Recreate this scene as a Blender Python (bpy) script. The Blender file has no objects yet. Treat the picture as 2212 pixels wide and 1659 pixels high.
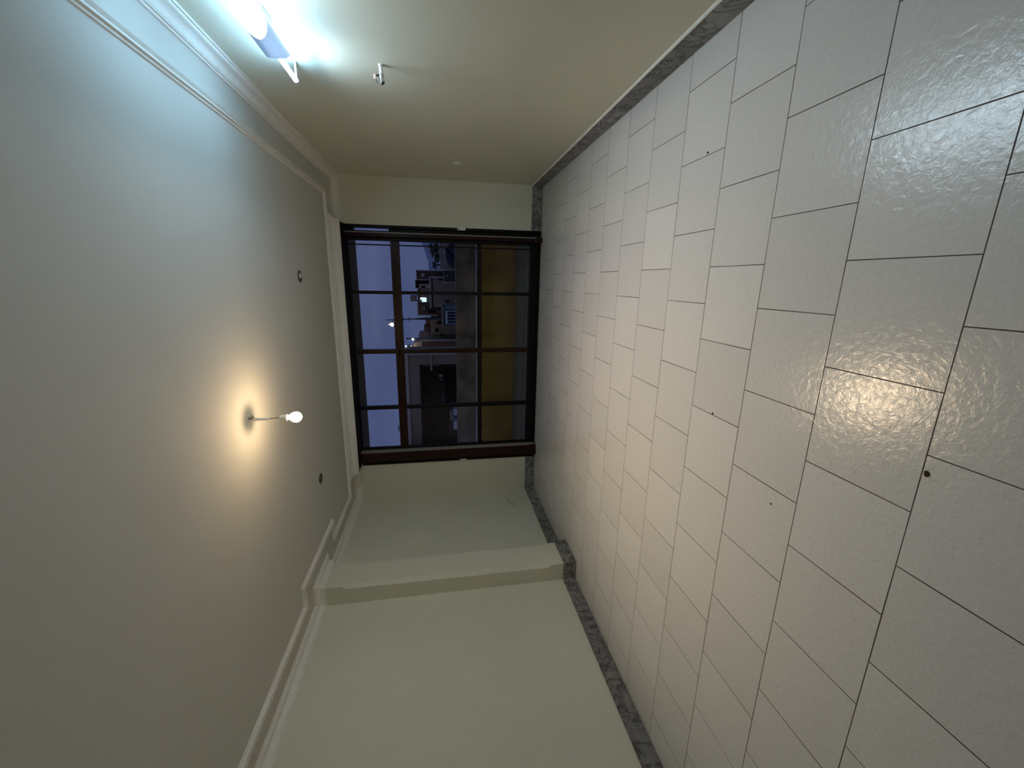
import bpy, bmesh, math, random
from mathutils import Vector, Matrix
random.seed(7)
C = bpy.context.scene.collection
PI = math.pi

# ------------------------------------------------------------------ materials
def mat(name):
    m = bpy.data.materials.new(name); m.use_nodes = True
    nt = m.node_tree; b = nt.nodes['Principled BSDF']
    return m, nt, b

def noise(nt, scale, detail=3, rough=.5, vec=None):
    n = nt.nodes.new('ShaderNodeTexNoise'); n.inputs['Scale'].default_value = scale
    n.inputs['Detail'].default_value = detail; n.inputs['Roughness'].default_value = rough
    if vec is None:
        tc = nt.nodes.new('ShaderNodeTexCoord'); vec = tc.outputs['Object']
    nt.links.new(vec, n.inputs['Vector'])
    return n

def ramp(nt, src, stops):
    r = nt.nodes.new('ShaderNodeValToRGB')
    while len(r.color_ramp.elements) < len(stops): r.color_ramp.elements.new(.5)
    for e, (p, c) in zip(r.color_ramp.elements, stops):
        e.position = p; e.color = (*c, 1)
    nt.links.new(src, r.inputs['Fac'])
    return r

def bump(nt, b, src, strength, dist=.002):
    bp = nt.nodes.new('ShaderNodeBump'); bp.inputs['Strength'].default_value = strength
    bp.inputs['Distance'].default_value = dist
    nt.links.new(src, bp.inputs['Height']); nt.links.new(bp.outputs['Normal'], b.inputs['Normal'])

def paint(name, col, rough=.6, var=.04, nscale=3, bscale=140, bstr=.12, spec=.3, metal=0):
    m, nt, b = mat(name)
    n = noise(nt, nscale, 4)
    lo = tuple(c * (1 - var) for c in col); hi = tuple(min(1, c * (1 + var)) for c in col)
    r = ramp(nt, n.outputs['Fac'], [(.3, lo), (.7, hi)])
    nt.links.new(r.outputs['Color'], b.inputs['Base Color'])
    b.inputs['Roughness'].default_value = rough; b.inputs['Metallic'].default_value = metal
    b.inputs['Specular IOR Level'].default_value = spec
    if bstr: bump(nt, b, noise(nt, bscale, 2).outputs['Fac'], bstr)
    return m

def wood(name, c1, c2, rough=.35, stretch=(12, 12, .6)):
    m, nt, b = mat(name)
    tc = nt.nodes.new('ShaderNodeTexCoord'); mp = nt.nodes.new('ShaderNodeMapping')
    mp.inputs['Scale'].default_value = stretch
    nt.links.new(tc.outputs['Object'], mp.inputs['Vector'])
    n = noise(nt, 4, 6, .6, mp.outputs['Vector'])
    r = ramp(nt, n.outputs['Fac'], [(.3, c1), (.7, c2)])
    nt.links.new(r.outputs['Color'], b.inputs['Base Color'])
    b.inputs['Roughness'].default_value = rough; b.inputs['Specular IOR Level'].default_value = .22
    bump(nt, b, n.outputs['Fac'], .1)
    return m

def emit(name, col, s):
    m, nt, b = mat(name)
    b.inputs['Base Color'].default_value = (*col, 1)
    b.inputs['Emission Color'].default_value = (*col, 1)
    b.inputs['Emission Strength'].default_value = s
    return m

def marble(name):
    m, nt, b = mat(name)
    tc = nt.nodes.new('ShaderNodeTexCoord')
    n1 = noise(nt, 2.3, 5, .55)
    n1.inputs['Distortion'].default_value = 3.2
    n2 = noise(nt, 9, 8, .7)
    n2.inputs['Distortion'].default_value = 1.5
    r = ramp(nt, n1.outputs['Fac'], [(.30, (.22, .21, .20)), (.45, (.16, .154, .148)), (.497, (.045, .044, .044)), (.53, (.145, .14, .135)), (.61, (.20, .195, .188)), (.655, (.085, .083, .08)), (.70, (.19, .184, .178))])
    r2 = ramp(nt, n2.outputs['Fac'], [(.35, (.78, .78, .78)), (.55, (1, 1, 1)), (.7, (1.08, 1.08, 1.08))])
    mx = nt.nodes.new('ShaderNodeMix'); mx.data_type = 'RGBA'; mx.blend_type = 'MULTIPLY'
    mx.inputs[0].default_value = 1
    nt.links.new(r.outputs['Color'], mx.inputs[6]); nt.links.new(r2.outputs['Color'], mx.inputs[7])
    # slabs about 0.9 m long differ in tone
    sep = nt.nodes.new('ShaderNodeSeparateXYZ'); nt.links.new(tc.outputs['Object'], sep.inputs[0])
    ad = nt.nodes.new('ShaderNodeMath'); ad.operation = 'ADD'
    nt.links.new(sep.outputs['X'], ad.inputs[0]); nt.links.new(sep.outputs['Y'], ad.inputs[1])
    dv = nt.nodes.new('ShaderNodeMath'); dv.operation = 'DIVIDE'; dv.inputs[1].default_value = .93
    nt.links.new(ad.outputs[0], dv.inputs[0])
    fl = nt.nodes.new('ShaderNodeMath'); fl.operation = 'FLOOR'; nt.links.new(dv.outputs[0], fl.inputs[0])
    wn = nt.nodes.new('ShaderNodeTexWhiteNoise'); wn.noise_dimensions = '1D'; nt.links.new(fl.outputs[0], wn.inputs['W'])
    r3 = ramp(nt, wn.outputs['Value'], [(0, (1.1, 1.1, 1.1)), (1, (1.75, 1.75, 1.75))])
    mx2 = nt.nodes.new('ShaderNodeMix'); mx2.data_type = 'RGBA'; mx2.blend_type = 'MULTIPLY'; mx2.inputs[0].default_value = 1
    nt.links.new(mx.outputs[2], mx2.inputs[6]); nt.links.new(r3.outputs['Color'], mx2.inputs[7])
    nt.links.new(mx2.outputs[2], b.inputs['Base Color'])
    b.inputs['Roughness'].default_value = .45
    return m

def tiles(name, s=.4, x0=.095, y0=.948, g=.0022):
    """square glazed tiles laid in half-bond rows"""
    m, nt, b = mat(name)
    def M(op, a, c=None):
        n = nt.nodes.new('ShaderNodeMath'); n.operation = op
        for i, v in enumerate((a, c)):
            if v is None: continue
            if isinstance(v, (int, float)): n.inputs[i].default_value = v
            else: nt.links.new(v, n.inputs[i])
        return n.outputs[0]
    tc = nt.nodes.new('ShaderNodeTexCoord'); sep = nt.nodes.new('ShaderNodeSeparateXYZ')
    nt.links.new(tc.outputs['Object'], sep.inputs[0])
    yy = M('DIVIDE', M('SUBTRACT', sep.outputs['Y'], y0), s)
    row = M('FLOOR', yy); fy = M('SUBTRACT', yy, row)
    odd = M('FLOORED_MODULO', row, 2)
    xx = M('ADD', M('DIVIDE', M('SUBTRACT', sep.outputs['X'], x0), s), M('MULTIPLY', odd, .5))
    colm = M('FLOOR', xx); fx = M('SUBTRACT', xx, colm)
    dx = M('SUBTRACT', .5, M('ABSOLUTE', M('SUBTRACT', fx, .5)))
    dy = M('SUBTRACT', .5, M('ABSOLUTE', M('SUBTRACT', fy, .5)))
    d = M('MULTIPLY', M('MINIMUM', dx, dy), s)
    # slightly uneven joint width
    jn = noise(nt, 2.2, 2)
    gw = M('MULTIPLY', M('ADD', jn.outputs['Fac'], .38), g)
    grout = M('LESS_THAN', d, gw)
    cmb = nt.nodes.new('ShaderNodeCombineXYZ'); nt.links.new(colm, cmb.inputs[0]); nt.links.new(row, cmb.inputs[1])
    wn = nt.nodes.new('ShaderNodeTexWhiteNoise'); wn.noise_dimensions = '2D'; nt.links.new(cmb.outputs[0], wn.inputs['Vector'])
    base = ramp(nt, wn.outputs['Value'], [(0, (.66, .645, .625)), (1, (.72, .705, .685))])
    sp = noise(nt, 60, 5, .7)
    spk = ramp(nt, sp.outputs['Fac'], [(.3, (.93, .93, .93)), (.7, (1.04, 1.04, 1.04))])
    mx = nt.nodes.new('ShaderNodeMix'); mx.data_type = 'RGBA'; mx.blend_type = 'MULTIPLY'; mx.inputs[0].default_value = 1
    nt.links.new(base.outputs['Color'], mx.inputs[6]); nt.links.new(spk.outputs['Color'], mx.inputs[7])
    mg = nt.nodes.new('ShaderNodeMix'); mg.data_type = 'RGBA'
    nt.links.new(grout, mg.inputs[0]); nt.links.new(mx.outputs[2], mg.inputs[6])
    mg.inputs[7].default_value = (.06, .045, .035, 1)
    nt.links.new(mg.outputs[2], b.inputs['Base Color'])
    rg = M('ADD', M('MULTIPLY', grout, .5), .21)
    nt.links.new(rg, b.inputs['Roughness'])
    # wavy glaze
    w1 = noise(nt, 42, 4, .6); w1.inputs['Distortion'].default_value = .6
    hgt = M('SUBTRACT', M('MULTIPLY', w1.outputs['Fac'], .0022), M('MULTIPLY', grout, .0012))
    bp = nt.nodes.new('ShaderNodeBump'); bp.inputs['Strength'].default_value = .6; bp.inputs['Distance'].default_value = 1.0
    nt.links.new(hgt, bp.inputs['Height']); nt.links.new(bp.outputs['Normal'], b.inputs['Normal'])
    b.inputs['Specular IOR Level'].default_value = .58
    return m

def glass(name, tint=(1, 1, 1)):
    m, nt, b = mat(name)
    out = nt.nodes['Material Output']
    tr = nt.nodes.new('ShaderNodeBsdfTransparent'); tr.inputs['Color'].default_value = (*tint, 1)
    gl = nt.nodes.new('ShaderNodeBsdfGlossy'); gl.inputs['Roughness'].default_value = .02
    fr = nt.nodes.new('ShaderNodeFresnel'); fr.inputs['IOR'].default_value = 1.25
    mx = nt.nodes.new('ShaderNodeMixShader')
    nt.links.new(fr.outputs[0], mx.inputs[0]); nt.links.new(tr.outputs[0], mx.inputs[1]); nt.links.new(gl.outputs[0], mx.inputs[2])
    nt.links.new(mx.outputs[0], out.inputs['Surface'])
    return m

def bulbglass(name, col, s):
    m, nt, b = mat(name)
    out = nt.nodes['Material Output']
    tr = nt.nodes.new('ShaderNodeBsdfTransparent')
    em = nt.nodes.new('ShaderNodeEmission'); em.inputs['Color'].default_value = (*col, 1); em.inputs['Strength'].default_value = s
    ad = nt.nodes.new('ShaderNodeAddShader')
    nt.links.new(tr.outputs[0], ad.inputs[0]); nt.links.new(em.outputs[0], ad.inputs[1])
    nt.links.new(ad.outputs[0], out.inputs['Surface'])
    return m

def shade_mat(name, col):
    m, nt, b = mat(name)
    out = nt.nodes['Material Output']
    b.inputs['Base Color'].default_value = (*col, 1); b.inputs['Roughness'].default_value = .35
    tr = nt.nodes.new('ShaderNodeBsdfTranslucent'); tr.inputs['Color'].default_value = (*col, 1)
    mx = nt.nodes.new('ShaderNodeMixShader'); mx.inputs[0].default_value = .15
    nt.links.new(b.outputs[0], mx.inputs[1]); nt.links.new(tr.outputs[0], mx.inputs[2]); nt.links.new(mx.outputs[0], out.inputs['Surface'])
    return m

WALL = (.66, .645, .53)
M = dict(
    wall=paint('wall_paint', WALL, .55, .03, 1.2, 170, .10),
    ceiling=paint('ceiling_paint', (.59, .572, .53), .75, .025, 1.0, 90, .14),
    trim=paint('plaster_trim', (.76, .74, .69), .6, .05, 14, 60, .15),
    tile=tiles('floor_tile'),
    marble=marble('grey_marble'),
    edge_light=paint('edge_light_white', (.75, .74, .70), .6, .05, 20),
    wood=wood('dark_red_wood', (.013, .0045, .0028), (.034, .011, .006)),
    woodblack=wood('blackened_wood', (.0025, .002, .0017), (.006, .0042, .0032), .5),
    strip=paint('pale_strip', (.26, .24, .225), .5, .05, 10),
    glass=glass('window_glass', (.93, .95, .96)),
    plastic=paint('white_plastic', (.74, .73, .69), .4, .02, 8, bstr=0, spec=.5),
    greyplastic=paint('dark_grey_cover', (.10, .095, .085), .6, .15, 30),
    darkplastic=paint('black_plastic', (.012, .012, .012), .5, .05, 8, bstr=0),
    steel=paint('chrome', (.62, .63, .65), .22, .03, 10, bstr=0, metal=1),
    darksteel=paint('dark_metal', (.10, .10, .11), .35, .05, 10, bstr=0, metal=1),
    pink=paint('pinkish_plastic', (.78, .56, .53), .45, .04, 10, bstr=0),
    shade=shade_mat('bluish_translucent_shade', (.60, .655, .72)),
    lampwhite=paint('lamp_body_white', (.72, .75, .80), .45, .02, 8, bstr=0),
    tube=emit('lit_fluorescent_tube', (.37, .69, 1.0), 76),
    bulb=bulbglass('glowing_bulb', (1.0, .80, .46), 26),
    filament=emit('hot_filament', (1.0, .72, .38), 90),
    wire=paint('brown_wire', (.28, .14, .09), .6, .05, 8, bstr=0),
    crumb=paint('brown_crumb', (.07, .045, .03), .9, .3, 60),
    flake=paint('scuffed_plaster', (.30, .285, .225), .9, .2, 60),
    # outside
    ochre=paint('ochre_paint', (.36, .215, .042), .7, .18, 2.2, 40, .2),
    render_dark=paint('weathered_render', (.27, .22, .185), .9, .45, 2.6, 20, .5),
    ledge=paint('pale_ledge', (.62, .60, .60), .8, .06, 6),
    balcony=paint('balcony_tile', (.26, .25, .165), .6, .12, 6, 30, .2),
    soffit=paint('grey_soffit', (.28, .255, .20), .8, .06, 3),
    concrete=paint('dusk_concrete', (.34, .265, .175), .9, .2, .8, 10, .3),
    concrete2=paint('pale_concrete', (.44, .36, .255), .9, .12, .9, 10, .3),
    coping=paint('pale_coping', (.56, .48, .37), .85, .1, 2),
    brick=paint('reddish_wall', (.20, .115, .075), .9, .2, 1.2, 12, .3),
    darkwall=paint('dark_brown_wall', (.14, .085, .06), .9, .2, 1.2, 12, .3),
    black=paint('dark_opening', (.008, .008, .010), .9, .1, 3, bstr=0),
    ground=paint('street_ground', (.13, .11, .09), .95, .2, .4, 6, .3),
    teal=paint('teal_paint', (.12, .175, .18), .6, .1, 4, bstr=0),
    white_ext=paint('white_paint_outside', (.78, .73, .66), .6, .05, 4, bstr=0),
    blue=paint('blue_plastic', (.18, .26, .32), .5, .1, 8, bstr=0),
    gate=paint('dark_green_gate', (.05, .065, .06), .6, .15, 3),
    canopy=paint('dark_blue_canvas', (.035, .045, .075), .7, .15, 3),
    leaf=paint('dark_leaves', (.10, .105, .07), .8, .35, 3, bstr=0),
    trunk=paint('tree_bark', (.10, .08, .07), .9, .2, 6),
    hill=paint('hazy_hill', (.66, .70, .86), 1, .05, .02, bstr=0, spec=0),  # haze is put into the pale blue base colour
    sodium=emit('lit_street_lamp', (1.0, .78, .5), 12),
    litwin=emit('lit_window', (.62, .95, 1.0), 1.6),
)

# ------------------------------------------------------------------ mesh helpers
class MB:
    def __init__(s): s.bm = bmesh.new()
    def box(s, x0, x1, y0, y1, z0, z1, bev=0, seg=1):
        r = bmesh.ops.create_cube(s.bm, size=1)
        vs = r['verts']
        for v in vs:
            v.co = Vector(((x0 + x1) / 2 + v.co.x * abs(x1 - x0), (y0 + y1) / 2 + v.co.y * abs(y1 - y0), (z0 + z1) / 2 + v.co.z * abs(z1 - z0)))
        if bev:
            es = list({e for v in vs for e in v.link_edges})
            bmesh.ops.bevel(s.bm, geom=es, offset=bev, segments=seg, affect='EDGES', profile=.5)
        return s
    def prism(s, pts, z0, z1, axis='z'):
        """closed polygon extruded along an axis; pts are the other two coordinates in x,y,z order"""
        def P(a, c, t): return {'z': (a, c, t), 'y': (a, t, c), 'x': (t, a, c)}[axis]
        A = [s.bm.verts.new(P(a, c, z0)) for a, c in pts]; B = [s.bm.verts.new(P(a, c, z1)) for a, c in pts]
        n = len(pts)
        for i in range(n): s.bm.faces.new((A[i], A[(i + 1) % n], B[(i + 1) % n], B[i]))
        s.bm.faces.new(A[::-1]); s.bm.faces.new(B)
        return s
    def lathe(s, prof, o, axis=(0, 0, 1), seg=20):
        """profile (radius, along) spun round an axis through o"""
        q = Vector((0, 0, 1)).rotation_difference(Vector(axis).normalized()); o = Vector(o)
        rings = []
        for r, t in prof:
            if r < 1e-6: rings.append([s.bm.verts.new(o + q @ Vector((0, 0, t)))])
            else: rings.append([s.bm.verts.new(o + q @ Vector((r * math.cos(2 * PI * k / seg), r * math.sin(2 * PI * k / seg), t))) for k in range(seg)])
        for a, b in zip(rings, rings[1:]):
            for k in range(seg):
                f = [a[k % len(a)], a[(k + 1) % len(a)], b[(k + 1) % len(b)], b[k % len(b)]]
                f2 = []
                for v in f:
                    if v not in f2: f2.append(v)
                if len(f2) > 2: s.bm.faces.new(f2)
        if len(rings[0]) > 1: s.bm.faces.new(rings[0][::-1])
        if len(rings[-1]) > 1: s.bm.faces.new(rings[-1])
        return s
    def tube(s, pts, r, seg=10):
        pts = [Vector(p) for p in pts]; rings = []
        for i, p in enumerate(pts):
            d = (pts[min(i + 1, len(pts) - 1)] - pts[max(i - 1, 0)]).normalized()
            q = Vector((0, 0, 1)).rotation_difference(d)
            rr = r[i] if isinstance(r, (list, tuple)) else r
            rings.append([s.bm.verts.new(p + q @ Vector((rr * math.cos(2 * PI * k / seg), rr * math.sin(2 * PI * k / seg), 0))) for k in range(seg)])
        for a, b in zip(rings, rings[1:]):
            for k in range(seg): s.bm.faces.new((a[k], a[(k + 1) % seg], b[(k + 1) % seg], b[k]))
        s.bm.faces.new(rings[0][::-1]); s.bm.faces.new(rings[-1])
        return s
    def sweep(s, path, prof):
        """prof (d, z) swept along a level path, d measured to the left of travel, mitred"""
        n = len(path); P = [Vector(p) for p in path]; ms = []
        for i in range(n):
            ns = []
            for a, b in ((i - 1, i), (i, i + 1)):
                if 0 <= a and b < n:
                    d = (P[b] - P[a]).normalized(); ns.append(Vector((-d.y, d.x)))
            m = ns[0] if len(ns) == 1 else (ns[0] + ns[1]) / (1 + ns[0].dot(ns[1]))
            ms.append(m)
        R = [[s.bm.verts.new((P[i].x + ms[i].x * d, P[i].y + ms[i].y * d, z)) for d, z in prof] for i in range(n)]
        k = len(prof)
        for i in range(n - 1):
            for j in range(k):
                s.bm.faces.new((R[i][j], R[i + 1][j], R[i + 1][(j + 1) % k], R[i][(j + 1) % k]))
        s.bm.faces.new(R[0]); s.bm.faces.new(R[-1][::-1])
        return s
    def ball(s, o, r, sc=(1, 1, 1), sub=2):
        b = bmesh.ops.create_icosphere(s.bm, subdivisions=sub, radius=r)
        for v in b['verts']: v.co = Vector((v.co.x * sc[0] + o[0], v.co.y * sc[1] + o[1], v.co.z * sc[2] + o[2]))
        return s
    def build(s, name, m, parent=None, smooth=False, loc=None):
        bmesh.ops.recalc_face_normals(s.bm, faces=s.bm.faces)
        me = bpy.data.meshes.new(name)
        off = Vector(loc) if loc else (parent.location.copy() if parent and parent.type == 'EMPTY' else Vector((0, 0, 0)))
        if parent and parent.type != 'EMPTY' and parent.parent: off = parent.parent.location.copy()
        bmesh.ops.translate(s.bm, verts=s.bm.verts, vec=-off)
        s.bm.to_mesh(me); s.bm.free()
        if smooth:
            for p in me.polygons: p.use_smooth = True
            try: me.set_sharp_from_angle(angle=math.radians(40))
            except Exception: pass
        o = bpy.data.objects.new(name, me); C.objects.link(o)
        me.materials.append(m)
        if parent: o.parent = parent
        elif loc: o.location = off
        return o

def thing(name, label, cat, loc, group=None, kind=None):
    o = bpy.data.objects.new(name, None); C.objects.link(o); o.location = loc
    o.empty_display_size = .1
    return tag(o, label, cat, group, kind)
def tag(o, label=None, cat=None, group=None, kind=None):
    if label: o['label'] = label
    if cat: o['category'] = cat
    if group: o['group'] = group
    if kind: o['kind'] = kind
    return o
def struct(o, label=None, cat=None): return tag(o, label, cat, None, 'structure')

# ------------------------------------------------------------------ room dimensions (metres)
XR, XL, YF, YB, ZC = 1.306, -3.348, 6.111, -6.5, 2.815
WX0, WX1, WZ = -2.785, .705, 2.745            # window opening
CX, CY0, CY1 = -3.135, 3.905, 4.30            # pilaster on the left wall
T = .22

struct(MB().box(XL - T, XR + T, YB - T, YF + .26, -.12, 0).build('floor', M['tile']), 'pale square floor tiles laid in half bond with thin dark joints', 'floor')
struct(MB().box(XL - T, XR + T, YB - T, YF + T, ZC, ZC + .15).build('ceiling', M['ceiling']), 'off white painted ceiling', 'ceiling')
struct(MB().box(XR, XR + T, YB - T, YF + T, 0, ZC).build('wall_right', M['wall']), 'cream wall carrying the fluorescent lamp', 'wall')
struct(MB().box(XL, XR, YB - T, YB, 0, ZC).build('wall_back', M['wall']), 'cream wall behind the viewer', 'wall')
w = MB()
w.box(XL, WX0, YF, YF + T, 0, ZC).box(WX1, XR, YF, YF + T, 0, ZC).box(WX0, WX1, YF, YF + T, WZ, ZC)
struct(w.build('wall_far', M['wall']), 'cream wall around the balcony window', 'wall')

# left wall with its pilaster; the two front arrises are stop-chamfered
w = MB().box(XL - T, XL, YB - T, YF + T, 0, ZC)
c = .034
def ring(z, cn, cf):
    return [(XL - .01, CY0, z), (CX - cn, CY0, z), (CX, CY0 + cn, z), (CX, CY1 - cf, z), (CX - cf, CY1, z), (XL - .01, CY1, z)]
levels = [(0, .002, .002), (.29, .002, .002), (.335, c, c), (2.51, c, c), (2.57, .002, .002), (ZC, .002, .002)]
R = [[w.bm.verts.new(p) for p in ring(*l)] for l in levels]
for a, b in zip(R, R[1:]):
    for i in range(6): w.bm.faces.new((a[i], a[(i + 1) % 6], b[(i + 1) % 6], b[i]))
w.bm.faces.new(R[0][::-1]); w.bm.faces.new(R[-1])
struct(w.build('wall_left', M['wall']), 'cream wall with a shallow chamfered pilaster', 'wall')

# crown moulding round the walls
def crown(z0, z1, pr):
    h = z1 - z0
    P = [(-.004, 0), (.14, 0), (.14, .13), (.22, .17)]
    for k in range(7):
        a = k / 6 * PI / 2
        P.append((.24 + .50 * (1 - math.cos(a)), .19 + .52 * math.sin(a)))
    P += [(.76, .74), (.85, .76), (.85, .87), (1.0, .90), (1.0, 1.0), (-.004, 1.0)]
    return [(d * pr, z0 + z * h) for d, z in P]
cp = crown(2.722, ZC, .088)
path = [(XR, YB), (XR, YF), (XL, YF), (XL, CY1), (CX, CY1), (CX, CY0), (XL, CY0), (XL, YB)]
struct(MB().sweep(path, cp).build('trim_1', M['trim'], smooth=True), 'plaster crown moulding where walls meet ceiling', 'moulding')
# roller-shutter box over the window with its own moulding
PX0, PX1, PY = -2.745, .705, 5.80
b = MB().box(PX0, PX1, PY, YF, 2.70, ZC)
b.sweep([(PX1, YF), (PX1, PY), (PX0, PY), (PX0, YF)], crown(2.685, ZC, .082))
pel = struct(b.build('trim_2', M['trim'], smooth=True), 'moulded shutter box across the window top', 'shutter box')
MB().box(PX0 + .01, PX1 - .01, PY + .004, YF - .004, 2.688, 2.70).build('underside', M['woodblack'], pel)
# flat bead running on the ceiling, a hand's width off the crown
bead = [(0, ZC + .003), (0, ZC - .010), (.004, ZC - .026), (.013, ZC - .019), (.017, ZC - .010), (.024, ZC - .010), (.030, ZC - .024),
        (.040, ZC - .026), (.046, ZC - .012), (.054, ZC - .010), (.060, ZC + .003)]
o = [(1.035, YB), (1.035, 5.675), (-3.075, 5.675), (-3.075, 4.655), (-2.86, 4.655), (-2.86, 3.585), (-3.075, 3.585), (-3.075, YB)]
struct(MB().sweep(o, bead).build('trim_3', M['trim'], smooth=True), 'thin ribbed plaster band on the ceiling near the walls', 'moulding')

# marble skirting
BH, BT = .147, .016
def skirting(name, path, label):
    o = MB().sweep(path, [(-.002, .005), (BT, .005), (BT, BH - .003), (BT - .003, BH), (-.002, BH)]).build(name, M['marble'])
    struct(o, label, 'skirting')
    return o
br = skirting('baseboard_right', [(XR, YB), (XR, YF)], 'grey marble skirting with the light on its top edge painted in')
MB().sweep([(XR, YB), (XR, YF)], [(-.001, BH), (BT + .001, BH), (BT - .002, BH + .006), (-.001, BH + .010)]).build('top_edge_light', M['edge_light'], br)  # white strip paints in the light caught by the skirting's top edge
skirting('baseboard_far_right', [(XR - BT, YF), (WX1 + .002, YF)], 'short grey marble skirting right of the window')
skirting('baseboard_far_left', [(WX0 - .002, YF), (XL + BT, YF)], 'short grey marble skirting left of the window')
skirting('baseboard_left', [(XL, YF), (XL, CY1 + BT)], 'grey veined marble skirting beyond the pilaster')
skirting('baseboard_pilaster', [(XL, CY1), (CX, CY1), (CX, CY0), (XL, CY0)], 'pale grey marble skirting wrapped round the pilaster')
skirting('baseboard_left_near', [(XL, CY0 - BT), (XL, YB)], 'grey veined marble skirting on the near left wall')

# ------------------------------------------------------------------ window
win = thing('window_1', 'dark wood balcony window of four bays with glass panes', 'window', (-1.04, YF, 0), kind='structure')
G = YF + .06            # glass plane
W, K = M['wood'], M['woodblack']
f = MB()
f.box(WX0, WX0 + .045, YF - .004, YF + .15, 0, 2.70, .004).box(WX1 - .036, WX1, YF - .004, YF + .15, 0, 2.70, .004)
f.box(WX0 + .045, WX1 - .036, YF + .01, YF + .15, 2.695, 2.745).box(WX0 + .045, WX1 - .036, YF + .0, YF + .15, 0, .03)
f.build('outer_frame', K, win)
def post(x0, x1, yf):
    p = MB().box(x0, x1, yf, YF + .13, 0, 2.70, .005, 2)
    p.box(x0 + .012, x0 + .020, yf - .006, yf + .02, 0, 2.70, .002).box(x1 - .022, x1 - .012, yf - .008, yf + .02, 0, 2.70, .003)
    p.box(x0 - .012, x1 + .012, yf - .018, YF - .005, 0, .10, .008, 2)
    p.build('jamb_post', W, win)
    MB().box(x1 + .001, x1 + .018, yf + .02, YF + .05, .02, 2.69).build('pale_side_strip', M['strip'], win)  # thin pale upright strip on the right side of the post
post(-2.700, -2.560, YF - .085)
post(.548, .592, YF - .085)
MB().box(-2.738, -2.702, YF + .03, YF + .13, .03, 2.695).build('recess_panel', K, win)
# narrow side light right of the post: glazed at the top, boarded below
MB().box(.624, .672, YF + .05, YF + .10, .03, 2.13).box(.624, .634, YF + .04, YF + .1, 2.13, 2.69).box(.634, .672, YF + .04, YF + .1, 2.60, 2.69).build('side_panel', K, win)
MB().box(.634, .672, G + .012, G + .018, 2.13, 2.60).build('pane', M['glass'], win)
MB().box(.506, .546, YF + .0, YF + .12, .03, 2.695, .004).box(.514, .520, YF - .006, YF + .01, .03, 2.695).build('inner_jamb', K, win)
MB().box(.444, .458, YF + .02, YF + .08, .14, 2.69, .003).build('sash_stile', K, win)
MB().box(-2.542, -2.512, YF + .02, YF + .08, .14, 2.69, .003).build('sash_stile', K, win)
bays = [(-2.512, -1.903), (-1.853, -1.053), (-.993, -.208), (-.164, .444)]
for x0, x1 in ((-1.903, -1.853), (-1.053, -.993), (-.208, -.164)):
    wmid = x0 < -1 < x1
    MB().box(x0, x1, YF + (.0 if wmid else .02), YF + .09, .14, 2.69, .005, 2).build('mullion', W if wmid else K, win)
xa, xb = -2.542, .506
MB().box(xa, xb, YF + .012, YF + .10, 2.000, 2.116, .006, 2).box(xa, xb, YF + .0, YF + .02, 2.040, 2.078, .006, 2).build('transom', W, win)
MB().box(xa, xb, YF + .018, YF + .09, .860, .922, .005, 2).build('transom', K, win)
MB().box(xa, xb, YF + .015, YF + .10, .030, .147, .006, 2).build('bottom_rail', K, win)
MB().box(xa, xb, YF + .018, YF + .09, 2.675, 2.695).build('top_rail', K, win)
for x0, x1 in bays + [(.458, .506)]:
    for z0, z1 in ((.14, .865), (.917, 2.005), (2.11, 2.68)):
        MB().box(x0 - .004 if x0 < .45 else x0, x1 + .004 if x1 < .5 else x1, G, G + .005, z0, z1).build('pane', M['glass'], win)

# shutter strap plates on the window edges
def plate(x, z, label):
    t = thing('shutter_strap_plate', label, 'strap plate', (x, YF, z), 'shutter strap plates')
    MB().box(x - .020, x + .020, YF - .016, YF - .004, z - .057, z + .057, .004, 2).build('cover', M['plastic'], t)
    MB().lathe([(.0075, 0), (.0075, .002), (0, .002)], (x - .002, YF - .0158, z + .040), (0, -1, 0), 14).build('strap_hole', M['darkplastic'], t)
plate(.692, 1.144, 'small white strap plate on the right edge of the window')
plate(-2.778, 1.160, 'small white strap plate on the left edge of the window')

# ------------------------------------------------------------------ lamps
# fluorescent lamp on the right wall
TX, TZ, TY = 1.196, 2.331, 2.674
t = thing('wall_tube_lamp', 'lit fluorescent tube lamp high on the right wall', 'lamp', (XR, TY, TZ))
MB().box(XR - .034, XR, TY - .07, TY + .07, TZ - .020, TZ + .020, .006, 2).build('mounting_batten', M['lampwhite'], t)
MB().lathe([(.0135, -.475), (.0135, .475)], (TX, TY, TZ), (0, 1, 0), 20).build('fluorescent_tube', M['tube'], t, True)
for sg in (-1, 1):
    e = MB().lathe([(.0145, 0), (.0150, .012), (.0150, .024), (.006, .026), (.006, .03)], (TX, TY + sg * .472, TZ), (0, sg, 0), 18)
    e.build('tube_cap', M['lampwhite'], t, True)
    MB().box(TX - .004, XR, TY + sg * .486 - .004, TY + sg * .486 + .004, TZ - .006, TZ + .006, .002).build('tube_holder', M['lampwhite'], t)
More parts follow.
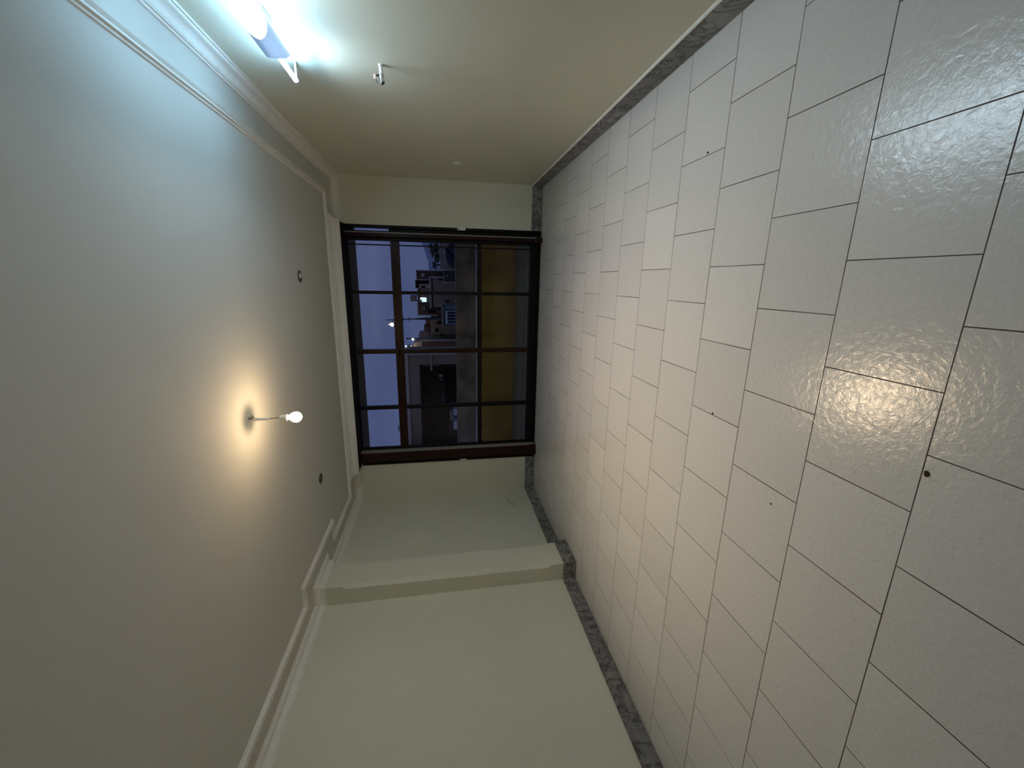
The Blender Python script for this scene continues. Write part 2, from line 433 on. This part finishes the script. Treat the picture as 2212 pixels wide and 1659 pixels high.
# curved shade clipped over the middle of the tube, ends scooped so top and bottom edges run to points
s = MB(); n = 20; R0, R1 = .052, .049; grid = []
for k in range(n + 1):
    a = math.radians(-108 + 216 * k / n)                     # 0 = facing the room
    e = abs(a) / math.radians(108)
    L = .092 + .105 * e ** 1.5
    grid.append([(Vector((TX - r * math.cos(a), TY + q * L, TZ - r * 1.15 * math.sin(a)))) for r in (R0, R1) for q in (-1, -.5, 0, .5, 1)])
V = [[s.bm.verts.new(p) for p in g] for g in grid]
for a, b in zip(V, V[1:]):
    for j in range(4):
        s.bm.faces.new((a[j], a[j + 1], b[j + 1], b[j])); s.bm.faces.new((a[5 + j], b[5 + j], b[6 + j], a[6 + j]))
    s.bm.faces.new((a[0], b[0], b[5], a[5])); s.bm.faces.new((a[4], a[9], b[9], b[4]))
for a in (V[0], V[-1]):
    for j in range(4): s.bm.faces.new((a[j], a[j + 1], a[6 + j], a[5 + j]))
s.build('lamp_shade', M['shade'], t, True)

# bare bulb hanging from the ceiling
BX, BY = -.963, 3.0
t = thing('pendant_bulb', 'bare glowing bulb hanging on a short wire from the ceiling', 'lamp', (BX, BY, ZC))
hk = [(BX, BY, ZC), (BX, BY, ZC - .02)]
for k in range(8):
    a = PI * 1.35 * k / 7
    hk.append((BX + .010 - .010 * math.cos(a), BY, ZC - .022 - .010 * math.sin(a)))
MB().tube(hk, .0022, 8).build('ceiling_hook', M['darksteel'], t, True)
MB().tube([(BX + .006, BY, ZC - .002), (BX - .010, BY + .004, ZC - .018), (BX - .012, BY, ZC - .036)], .0022, 8).tube([(BX + .004, BY + .006, ZC), (BX + .004, BY + .002, ZC - .036)], .0022, 8).build('lead_wire', M['wire'], t, True)
MB().lathe([(.006, -.048), (.0095, -.044), (.0105, -.02), (.0105, .03), (.0115, .036), (.0115, .046), (.007, .048)], (BX - .006, BY, ZC - .083), (.02, 0, 1), 16).build('connector_sleeve', M['plastic'], t, True)
MB().tube([(BX - .006, BY, ZC - .129), (BX - .003, BY, ZC - .16), (BX, BY, ZC - .204)], .0032, 8).build('lamp_wire', M['wire'], t, True)
MB().lathe([(.007, .052), (.013, .050), (.0185, .040), (.0195, .012), (.0215, .010), (.0215, .0)], (BX, BY, ZC - .252), (0, 0, 1), 24).build('lamp_holder', M['plastic'], t, True)
BZ = ZC - .310
prof = [(.0135, .056), (.0150, .046)]
for k in range(1, 13):
    a = PI * k / 12
    prof.append((max(0, .0375 * math.sin(a) * (1 if a > 1.2 else .97)), .037 * math.cos(a) if a > PI / 2 else .048 * math.cos(a)))
prof[-1] = (0, prof[-1][1])
bl = MB().lathe(prof, (BX, BY, BZ), (0, 0, 1), 24).build('bulb', M['bulb'], t, True)
fl = []
for k in range(15): fl.append((BX - .010 + .020 * k / 14, BY + .002 * math.cos(k * 2.1), BZ + .006 + .002 * math.sin(k * 2.1)))
MB().tube(fl, .0008, 6).build('filament', M['filament'], bl)

def light(name, kind, loc, energy, col, **kw):
    d = bpy.data.lights.new(name, kind); d.energy = energy; d.color = col
    for k, v in kw.items(): setattr(d, k, v)
    o = bpy.data.objects.new(name, d); C.objects.link(o); o.location = loc
    return o
light('bulb_light', 'POINT', (BX, BY, BZ - .004), 8.0, (1.0, .70, .41), shadow_soft_size=.012)
# most of the bulb's light leaves through its lower half
light('bulb_light_downward', 'SPOT', (BX, BY, BZ - .010), 112, (1.0, .755, .50), shadow_soft_size=.02, spot_size=math.radians(111), spot_blend=1.0)
# the tube's light thrown outward and down into the room
tl = light('tube_light', 'AREA', (TX - .017, TY, TZ - .017), 21, (.72, .89, 1.0), shape='RECTANGLE', size=.9, size_y=.014)
d_ = Vector((-.68, 0, -.73)).normalized(); yx = Vector((0, 1, 0)); zz = -d_
tl.rotation_euler = Matrix((yx, zz.cross(yx), zz)).transposed().to_euler()

# ------------------------------------------------------------------ small fittings
VY, VZ = 3.099, 1.81
t = thing('capped_wall_pipe', 'small metal pipe stub with white sleeve and pinkish lever on the right wall', 'pipe valve', (XR, VY, VZ))
ax = (-1, 0, -.06)
MB().lathe([(.016, -.006), (.016, .004), (.0125, .006), (.0125, .045), (.0135, .046), (.0135, .050)], (XR, VY, VZ), ax, 20).build('white_sleeve', M['plastic'], t, True)
MB().lathe([(.012, 0), (.0155, .002), (.0160, .012), (.0150, .014), (.0150, .040), (.0158, .042), (.0158, .046)], (XR - .050, VY, VZ - .003), ax, 20).build('valve_body', M['steel'], t, True)
MB().lathe([(.012, 0), (.011, .006), (.008, .011), (0, .013)], (XR - .096, VY, VZ - .0058), ax, 18).build('end_cap', M['darksteel'], t, True)
MB().tube([(XR - .058, VY, VZ + .010), (XR - .060, VY, VZ + .030)], .0055, 10).build('lever_stem', M['darksteel'], t, True)
lv = MB().box(XR - .082, XR - .052, VY - .006, VY + .006, VZ + .029, VZ + .045, .004, 2).build('lever', M['pink'], t, True)
MB().tube([(XR - .080, VY, VZ + .036), (XR - .094, VY, VZ + .028), (XR - .100, VY, VZ + .022)], [.004, .0035, .002], 8).build('lever_tip', M['darksteel'], t, True)

t = MB().lathe([(.040, 0), (.040, .006), (.034, .011), (.020, .014), (0, .015)], (XR, 5.233, 1.236), (-1, 0, 0), 24).build('outlet_cover', M['plastic'], None, True, (XR, 5.233, 1.236))
tag(t, 'small round white cover low on the far end of the right wall', 'wall cover')

def disc(x, y, label, plug):
    t = thing('ceiling_box_cover', label, 'ceiling cover', (x, y, ZC), 'round ceiling box covers')
    MB().lathe([(.058, .002), (.058, -.005), (.053, -.008), (.044, -.008), (.042, -.003), (0, -.003)], (x, y, ZC), (0, 0, 1), 28).build('rim', M['greyplastic'], t, True)
    MB().lathe([(.026, 0), (.026, -.006), (.02, -.010), (0, -.010)], (x + .006, y + .004, ZC - .003), (0, 0, 1), 20).build('plug', M['greyplastic'] if not plug else M['wall'], t, True)
disc(.010, 4.44, 'round dark ceiling cover nearer the right wall, beyond the tube lamp', True)
disc(-2.14, 4.43, 'round dark ceiling cover nearer the pilaster, beyond the hanging bulb', False)

# rough spot on the far left wall near the skirting
fk = MB()
for i, (dy, dz, ln, an) in enumerate([(-.10, .04, .05, .4), (-.06, .055, .035, -1.1), (-.07, .01, .04, .2), (-.02, .03, .05, -.7), (.0, -.005, .045, .5), (.03, .03, .03, 1.2),
                                      (.045, -.01, .05, -.3), (.08, .01, .04, .8), (.10, -.03, .035, -.9), (.02, -.04, .04, .1), (-.03, .07, .03, .5)]):
    y, z = 5.66 - dy, .441 + dz * .75 - dy * .2
    p = [(XL + .001, y + ln * .5 * math.cos(an) * q, z + ln * .5 * math.sin(an) * q) for q in (-1, -.3, .4, 1)]
    fk.tube(p, [.002, .0045, .004, .0015], 6)
tag(fk.build('plaster_scuff', M['flake'], loc=(XL, 5.66, .441)), 'rough unpainted scuff low on the left wall in its far corner', 'wall mark')

def crumb(x, y, r, sc, label):
    m = MB().ball((x, y, r * sc[2] * .8), r, sc, 2)
    for v in m.bm.verts:
        v.co += Vector((random.uniform(-1, 1), random.uniform(-1, 1), random.uniform(-.6, .6))) * r * .22
        v.co.z = max(0.0005, v.co.z)
    tag(m.build('crumb', M['crumb'], loc=(x, y, 0)), label, 'crumb', 'crumbs on the floor')
crumb(-.562, .935, .0065, (1.5, 1.1, .6), 'largest brown crumb, on the near floor by a tile joint')
crumb(.707, 2.29, .006, (1, 1, .7), 'dark crumb on the floor toward the right skirting')
crumb(-.696, 1.953, .005, (1.3, .8, .6), 'tiny dark crumb in the middle of the floor')
crumb(-.979, 1.474, .004, (1, 1, .6), 'tiny brown crumb on the floor nearest the left wall')

# ------------------------------------------------------------------ balcony
BYO = 8.17
struct(MB().box(-6, 4, YF + .26, BYO + .25, -.16, -.004).build('balcony_floor', M['balcony']), 'grey tiled balcony floor', 'balcony floor')
p = MB().box(-6, 4, BYO, BYO + .22, -.16, .715)
o = struct(p.build('balcony_parapet', M['ochre']), 'ochre painted balcony parapet with dark weathered upper part', 'parapet')
MB().box(-6, 4, BYO - .015, BYO + .12, .715, .768).build('ledge', M['ledge'], o)
MB().box(-6, 4, BYO + .11, BYO + .22, .768, 1.135).build('upper_part', M['render_dark'], o)
MB().box(-6, 4, BYO + .09, BYO + .24, 1.135, 1.150).build('coping', M['concrete'], o)
bf = bpy.data.objects['balcony_floor']
MB().box(-6, 4, 7.19, 7.215, -.01, -.0025).build('joint_line', M['darkwall'], bf)
struct(MB().box(-6, 4, YF + T, BYO + .0, 2.925, 3.08).build('balcony_ceiling', M['soffit']), 'grey underside of the balcony above', 'balcony ceiling')

# ------------------------------------------------------------------ town outside
GZ = -4.0
struct(MB().box(-120, 120, 9.5, 420, GZ - .3, GZ).build('ground', M['ground']), 'dark street ground below the balcony', 'ground')

# neighbouring terrace with flat-roofed building
RD = .40
t = thing('terrace_building', 'large dark flat roofed building with deep open porch, left of the window view', 'building', (-6, 14, GZ))
struct(MB().box(-10.5, -2.45, 11.2, 13.9, GZ, RD - .002).build('roof_deck', M['concrete']), 'dark flat roof deck in front of the porch', 'roof deck')
b = MB()
b.box(-2.80, -2.45, 14, 15.6, RD, 2.53).box(-10.5, -2.80, 14, 15.6, 2.17, 2.53)  # corner pier and lintel
b.box(-10.5, -2.45, 15.6, 15.75, GZ, 2.53)
b.build('walls', M['concrete'], t)
MB().box(-10.5, -2.38, 13.93, 15.8, 2.53, 2.64).build('roof_coping', M['coping'], t)
MB().box(-2.46, -2.40, 13.93, 14.02, RD, 2.53).build('corner_trim', M['coping'], t)
MB().box(-3.0, -2.46, 13.94, 14.0, 1.74, 1.80).build('wall_ledge', M['concrete2'], t)
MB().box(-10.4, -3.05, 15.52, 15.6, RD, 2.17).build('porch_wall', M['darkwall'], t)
MB().box(-3.16, -3.05, 15.42, 15.52, 1.5, 2.17).build('porch_post', M['concrete2'], t)
MB().box(-4.62, -3.30, 15.46, 15.53, RD, 1.33).build('doorway', M['black'], t)
sw = thing('stair_block', 'pale narrow stair block at the left end of the neighbouring deck', 'building', (-6, 13, RD))
MB().box(-6.6, -5.60, 12.5, 13.7, RD, 2.60).build('walls', M['concrete2'], sw)
MB().box(-5.60, -5.585, 12.95, 13.2, 1.72, 1.96).build('window', M['black'], sw)
MB().box(-4.15, -3.85, 13.985, 14.01, 1.36, 1.42).build('roof_hook', M['darksteel'], t)
tt = thing('wall_heater', 'pale cylinder hanging in the porch of the dark building', 'cylinder', (-3.5, 15.36, 1.45))
MB().lathe([(.02, -.17), (.07, -.15), (.085, .0), (.085, .06)], (-3.5, 15.36, 1.45), (1, 0, .05), 18).build('tank_body', M['white_ext'], tt, True)
MB().lathe([(.082, 0), (.075, .06), (.0, .10)], (-3.56, 15.36, 1.447), (-1, 0, -.05), 18).build('tank_end', M['black'], tt, True)
MB().box(-3.56, -3.44, 15.44, 15.515, 1.35, 1.55).build('bracket', M['darksteel'], tt)
def drum(x, y, r, h, label):
    t = thing('water_drum', label, 'drum', (x, y, RD), 'blue drums on the neighbouring roof')
    MB().lathe([(r * .96, 0), (r, .02), (r, h * .32), (r * 1.04, h * .34), (r, h * .36), (r, h * .66), (r * 1.04, h * .68), (r, h * .70), (r, h - .02), (r * .95, h)], (x, y, RD), (0, 0, 1), 20).build('drum_body', M['blue'], t, True)
    MB().box(x - r * .62, x + r * .62, y - r * 1.04, y - r * .74, RD + h * .78, RD + h * .96, .01).build('pale_panel', M['white_ext'], t)
drum(-4.16, 13.0, .165, .70, 'right hand blue drum on the neighbouring roof')
drum(-4.60, 13.0, .215, .70, 'left hand blue drum on the neighbouring roof')
t = tag(MB().box(-4.62, -4.32, 13.35, 13.7, RD, 1.18, .02).build('storage_box', M['concrete2'], loc=(-4.47, 13.5, RD)), 'pale grey box behind the blue drums', 'box')
m_ = MB().ball((-4.10, 13.55, .80), .30, (.62, .6, 1.35), 3)
for v in m_.bm.verts: v.co.z = max(v.co.z, RD); v.co += Vector((random.uniform(-.02, .02),) * 3)
tag(m_.build('covered_heap', M['black'], loc=(-4.1, 13.55, RD)), 'black rounded heap behind the right blue drum', 'heap')
pb = MB()
pb.box(-5.25, -4.72, 13.5, 13.75, RD, 1.22, .01).build('plank_stack', M['darkwall'], loc=(-5, 13.6, RD))
pk = bpy.data.objects['plank_stack']; tag(pk, 'dark upright stack left of the pale box', 'planks')

def house(name, label, loc, parts):
    t = thing(name, label, 'building', loc)
    for nm, m, bs in parts:
        b = MB()
        for q in bs: b.box(*q)
        b.build(nm, M[m], t)
    return t
house('house', 'dark boxy house with one small pale window, right of the view', (.3, 30, GZ), [
    ('walls', 'darkwall', [(.012, .60, 30, 35, GZ, 2.86)]), ('window', 'coping', [(.20, .42, 29.97, 30.0, 2.36, 2.58)]),
    ('wall_edge', 'coping', [(.58, .64, 29.95, 35, 1.9, 2.86)]), ('roof_slab', 'brick', [(.01, .64, 29.93, 35.1, 2.82, 2.90)])])
house('house', 'tall black walled house block beside the small dark house', (-.28, 30.2, GZ), [
    ('walls', 'black', [(-.58, 0, 30.2, 35, GZ, 2.93)]), ('wall_edge', 'coping', [(-.06, 0, 30.1, 30.2, 2.1, 2.96)]), ('roof_slab', 'darkwall', [(-.60, .0, 30.08, 35.1, 2.93, 3.0)]),
    ('lower_bay', 'concrete2', [(-.60, -.30, 29.7, 30.2, GZ, 2.74)]), ('bay_window', 'black', [(-.55, -.42, 29.66, 29.7, 2.30, 2.58)])])
house('house', 'grey house with the lit window', (-1.1, 29.9, GZ), [
    ('walls', 'concrete', [(-1.58, -.64, 29.9, 34, GZ, 2.72)]), ('window_frame', 'white_ext', [(-1.53, -1.18, 29.85, 29.9, 2.24, 2.72)]),
    ('lit_pane', 'litwin', [(-1.50, -1.38, 29.83, 29.86, 2.28, 2.56)]), ('lit_pane', 'litwin', [(-1.35, -1.22, 29.83, 29.86, 2.28, 2.68)]),
    ('dark_window', 'black', [(-1.46, -1.28, 29.86, 29.9, 1.82, 2.0)]), ('roof_slab', 'darkwall', [(-1.60, -.62, 29.8, 34.1, 2.72, 2.86)])])
tk = thing('roof_tank', 'brownish tank on the roof of the grey house', 'tank', (-1.1, 30.6, 2.86))
MB().box(-1.52, -1.08, 30.4, 30.9, 2.98, 3.40, .04, 2).build('tank_body', M['concrete'], tk)
for x, y in ((-1.48, 30.44), (-1.12, 30.44), (-1.48, 30.86), (-1.12, 30.86)): MB().box(x - .02, x + .02, y - .02, y + .02, 2.86, 2.98).build('tank_leg', M['darksteel'], tk)
house('house', 'brown house block with pale edge frame beside the utility mast', (-2, 30, GZ), [
    ('walls', 'brick', [(-2.40, -1.62, 30, 34, GZ, 2.84)]), ('edge_frame', 'coping', [(-2.48, -2.40, 29.9, 34, 1.5, 2.93), (-2.48, -1.62, 29.92, 34, 2.84, 2.93)]),
    ('window', 'black', [(-2.28, -2.08, 29.95, 30, 1.65, 2.22)]), ('chimney_box', 'concrete2', [(-2.02, -1.88, 29.8, 30, 2.36, 2.56)]),
    ('drain_pipe', 'darksteel', [(-2.04, -1.98, 29.9, 30, 1.2, 2.34)]), ('lower_window', 'black', [(-1.98, -1.66, 29.93, 30, 1.22, 1.68)])])
house('low_building', 'long low pale building under the boxy houses', (-.4, 28.6, GZ), [
    ('walls', 'concrete', [(-1.80, .12, 28.6, 29.6, GZ, 1.93)]), ('roof_edge', 'coping', [(-1.84, .20, 28.5, 29.65, 1.93, 2.03)]),
    ('side_wall', 'coping', [(.12, .22, 28.5, 29.6, 1.1, 1.98)]), ('painted_shadow_gap', 'black', [(-1.8, .12, 28.57, 28.6, 1.80, 1.86)]),  # shadow line under the roof edge painted as a black strip
    ('window', 'canopy', [(-.02, .10, 28.54, 28.6, 1.15, 1.5)]), ('window', 'canopy', [(-1.5, -1.30, 28.54, 28.6, .72, .96)])])
# garden wall, gate and plants on the right
house('garden_wall', 'pale garden wall with capped posts right of the gate', (1.5, 27.5, GZ), [
    ('wall', 'concrete2', [(.66, 3.0, 27.5, 27.7, GZ, 1.24)]), ('wall_cap', 'coping', [(.62, 3.05, 27.42, 27.78, 1.24, 1.30)]),
    ('post', 'coping', [(.60, .70, 27.35, 27.5, GZ, 1.42)])])
house('metal_gate', 'dark green metal gate between pale posts', (.3, 27.4, GZ), [
    ('gate_leaf', 'gate', [(-.10, .58, 27.4, 27.46, GZ, 1.05)]), ('gate_post', 'concrete2', [(.55, .63, 27.3, 27.5, GZ, 1.14)]),
    ('gate_post', 'concrete2', [(-.20, -.10, 27.3, 27.5, GZ, 1.14)]), ('gate_rail', 'concrete2', [(-.2, .63, 27.35, 27.48, 1.05, 1.10)]), ('handle', 'white_ext', [(.16, .34, 27.36, 27.4, .86, .90)])])
cv = thing('canopy', 'dark rounded canvas canopy in front of the garden wall', 'canopy', (1.3, 26.2, GZ))
P = [(.72, .10)]
for k in range(13):
    a = PI * k / 12; P.append((1.5 - .78 * math.cos(a), .30 + .66 * math.sin(a)))
P += [(2.28, .10)]
MB().prism(P, 26.2, 27.2, 'y').build('canvas', M['canopy'], cv)
MB().tube([(1.85, 26.15, 1.0), (1.55, 26.15, .70), (1.2, 26.15, .42)], .05, 8).build('canopy_strut', M['black'], cv)
for x in (.78, 2.22):
    MB().tube([(x, 26.3, GZ), (x, 26.3, .12)], .04, 8).build('canopy_post', M['darksteel'], cv)

def shrub(name, label, x, y, base, top, w, n, palm=False):
    t = thing(name, label, 'tree', (x, y, base), 'trees beyond the garden wall')
    MB().tube([(x, y, base), (x + .02, y, (base + top) / 2), (x, y, top - w * .4)], [.09, .07, .05], 8).build('trunk', M['trunk'], t, True)
    b = MB(); c = Vector((x, y, top - w * .45))
    for i in range(n):
        if palm:
            a = 2 * PI * i / n + random.uniform(-.1, .1); el = random.uniform(-.2, 1.1)
            pts = []
            for k in range(5):
                q = k / 4 * w * .8
                pts.append(c + Vector((math.cos(a) * q * math.cos(el), math.sin(a) * q * math.cos(el), math.sin(el) * q - (q * q) * .9)))
            b.tube(pts, [.02, .04, .035, .025, .008], 5)
        else:
            d = Vector((random.gauss(0, 1), random.gauss(0, 1), random.gauss(0, .8))).normalized() * random.uniform(.25, 1) * w * .55
            b.ball(c + d, random.uniform(.05, .11), (random.uniform(.7, 1.5), 1, random.uniform(.5, 1)), 1)
    b.build('foliage', M['leaf'], t)
shrub('palm_tree', 'small dark palm beyond the garden wall', .95, 28.6, GZ, 1.82, .42, 26, True)
shrub('leafy_tree', 'loose dark tree beyond the garden wall at the right edge of the view', 1.95, 29, GZ, 1.98, .85, 110)
shrub('leafy_tree', 'low dark tree between the palm and the right window edge', 1.45, 29.6, GZ, 1.62, .5, 60)

# kiosk with framed shutter
k = thing('kiosk', 'teal kiosk with white framed barred window', 'kiosk', (-2.4, 26, GZ))
MB().box(-2.74, -1.50, 26, 27.5, GZ, 1.20).build('walls', M['teal'], k)
MB().box(-2.78, -1.46, 25.92, 27.5, 1.20, 1.26).build('roof', M['concrete2'], k)
MB().box(-2.68, -1.80, 25.95, 26, -.6, 1.12).build('window_surround', M['canopy'], k)
fr = MB().box(-2.64, -1.84, 25.91, 25.95, .93, 1.06)
fr.box(-2.64, -2.60, 25.91, 25.95, -.4, .93).box(-1.88, -1.84, 25.91, 25.95, -.4, .93).box(-2.64, -1.84, 25.91, 25.95, -.5, -.4)
fr.build('window_frame', M['white_ext'], k)
for i in range(3):
    x = -2.64 + .80 * (i + 1) / 4
    MB().box(x - .012, x + .012, 25.91, 25.95, -.4, .93).build('window_bar', M['white_ext'], k)
MB().box(-1.72, -1.54, 25.96, 26, .2, 1.0).build('door_panel', M['blue'], k)
MB().ball((-1.70, 25.9, 1.13), .045, (1, 1, .9), 2).build('bracket_light', M['white_ext'], k, True)

house('house', 'cluttered low house behind the kiosk', (-3.2, 31, GZ), [
    ('walls', 'concrete', [(-3.9, -2.72, 31, 35, GZ, 2.05)]), ('roof_room', 'darkwall', [(-3.75, -3.35, 31.3, 33, 2.05, 2.55)]), ('roof_box', 'brick', [(-3.2, -2.8, 31.2, 32.5, 2.05, 2.42)]),
    ('window', 'black', [(-3.75, -3.50, 30.95, 31, 1.5, 1.75)]), ('window_frame', 'coping', [(-3.72, -3.42, 30.93, 30.96, 1.78, 1.84)]), ('window', 'black', [(-3.18, -2.95, 30.95, 31, 1.22, 1.6)])])
house('house', 'narrow pale house next to the street lamp pole', (-4, 32, GZ), [
    ('walls', 'concrete2', [(-4.55, -3.95, 32, 36, GZ, 2.35)]), ('upper_room', 'concrete2', [(-4.5, -4.1, 32.2, 35, 2.35, 3.0)]), ('window', 'black', [(-4.2, -4.02, 31.95, 32, 1.15, 1.35)])])
h = house('house', 'reddish house with pale sloped gable lit by the bright lamp', (-5, 30, GZ), [
    ('walls', 'brick', [(-6.2, -4.28, 30, 31.8, GZ, 2.65)]), ('wall_edge', 'coping', [(-4.28, -4.20, 29.95, 31.8, .2, 2.65)])])
MB().prism([(-4.22, 2.65), (-4.40, 3.20), (-4.75, 3.38), (-6.2, 3.40), (-6.2, 2.65)], 29.95, 31.8, 'y').build('gable', M['concrete2'], h)

# masts and lamps
t = thing('utility_mast', 'thin utility mast with a lamp on its arm', 'mast', (-2.58, 29, GZ))
MB().tube([(-2.58, 29, GZ), (-2.585, 29, 2.25), (-2.62, 29, 3.1), (-2.69, 29, 4.95)], [.11, .10, .045, .03], 10).build('pole', M['darksteel'], t, True)
for z, w_ in ((3.42, .17), (3.80, .12)): MB().box(-2.63 - w_, -2.63 + w_, 28.95, 29.05, z, z + .035).build('crossarm', M['darksteel'], t)
MB().tube([(-2.67, 29, 4.4), (-2.8, 28.9, 4.62), (-2.98, 28.8, 4.62)], .02, 8).build('lamp_arm', M['darksteel'], t, True)
MB().ball((-2.98, 28.8, 4.56), .115, (1.1, 1, .8), 2).build('lamp_head', M['sodium'], t, True)
t = thing('street_lamp', 'slim street lamp post with a low glowing head', 'street lamp', (-3.70, 27, GZ))
MB().tube([(-3.70, 27, GZ), (-3.68, 27, 3.45)], [.07, .035], 10).build('pole', M['darksteel'], t, True)
MB().ball((-3.68, 27, 3.47), .06, (1, 1, 1), 2).build('finial', M['black'], t, True)
MB().ball((-3.72, 26.92, 3.13), .07, (1, 1, .9), 2).build('lamp_head', M['sodium'], t, True)
t = thing('wall_floodlight', 'brightest lamp, on the gable of the reddish house', 'lamp', (-4.62, 29.95, 3.45))
MB().tube([(-4.62, 29.98, 3.30), (-4.62, 29.7, 3.50)], .025, 8).build('bracket', M['darksteel'], t, True)
MB().ball((-4.62, 29.62, 3.53), .13, (1, 1, 1), 2).build('lamp_head', M['sodium'], t, True)
MB().ball((-4.58, 29.62, 3.78), .05, (1, 1, 1), 2).build('upper_lamp', M['sodium'], t, True)
def antenna(x, y, z0, z1, label):
    t = thing('antenna', label, 'antenna', (x, y, z0), 'roof antennas')
    MB().tube([(x, y, z0), (x, y, z1)], .014, 6).build('mast', M['darksteel'], t)
    MB().box(x - .12, x + .12, y - .01, y + .01, z1 - .03, z1).build('element', M['darksteel'], t)
antenna(-4.75, 15.5, 2.64, 3.05, 'roof antenna nearer the middle of the dark building')
antenna(-5.60, 15.5, 2.64, 3.12, 'roof antenna toward the left end of the dark building')

# hazy ridge on the horizon
hb = MB(); pts = []
for i in range(41):
    x = -80 + 4.2 * i
    zr = 3.5 + 9.5 / (1 + math.exp(-(x - 14) / 9)) + .5 * math.sin(x * .31) + .3 * math.sin(x * .83)
    pts.append((x, zr))
hb.prism([(-80, GZ)] + pts + [(pts[-1][0], GZ)], 300, 330, 'y')
struct(hb.build('distant_hill', M['hill']), 'hazy blue ridge on the horizon', 'hill')

# ------------------------------------------------------------------ dusk sky
wd = bpy.data.worlds.new('dusk'); bpy.context.scene.world = wd; wd.use_nodes = True
nt = wd.node_tree; bg = nt.nodes['Background']
tc = nt.nodes.new('ShaderNodeTexCoord'); mp = nt.nodes.new('ShaderNodeMapping'); mp.inputs['Scale'].default_value = (2, 2, 6)
nt.links.new(tc.outputs['Generated'], mp.inputs['Vector'])
n = noise(nt, 1.6, 4, .5, mp.outputs['Vector'])
r = ramp(nt, n.outputs['Fac'], [(.3, (.064, .083, .185)), (.7, (.088, .108, .222))])
nt.links.new(r.outputs['Color'], bg.inputs['Color']); bg.inputs['Strength'].default_value = 1.0

# ------------------------------------------------------------------ camera (phone held on its side)
cam = bpy.data.cameras.new('camera'); co = bpy.data.objects.new('camera', cam); C.objects.link(co)
r_ = Vector((.96995, .24191, -.02585)); u_ = Vector((-.01706, .17361, .98467)); f_ = Vector((-.24269, .95464, -.17252))
rot = Matrix((-u_, r_, -f_)).transposed()
co.matrix_world = Matrix.Translation((0, 0, 1.4933)) @ rot.to_4x4()
cam.sensor_fit = 'HORIZONTAL'; cam.sensor_width = 36; cam.lens = 36 * 887.99 / 2212
cam.clip_start = .02; cam.clip_end = 1000
sc = bpy.context.scene
sc.camera = co
vs = sc.view_settings
sc.display_settings.display_device = 'sRGB'
vs.view_transform = 'Standard'; vs.look = 'None'; vs.exposure = 0; vs.gamma = 1; vs.use_curve_mapping = False
sc.cycles.max_bounces = 12; sc.cycles.diffuse_bounces = 8; sc.cycles.transparent_max_bounces = 16
sc.cycles.use_denoising = True
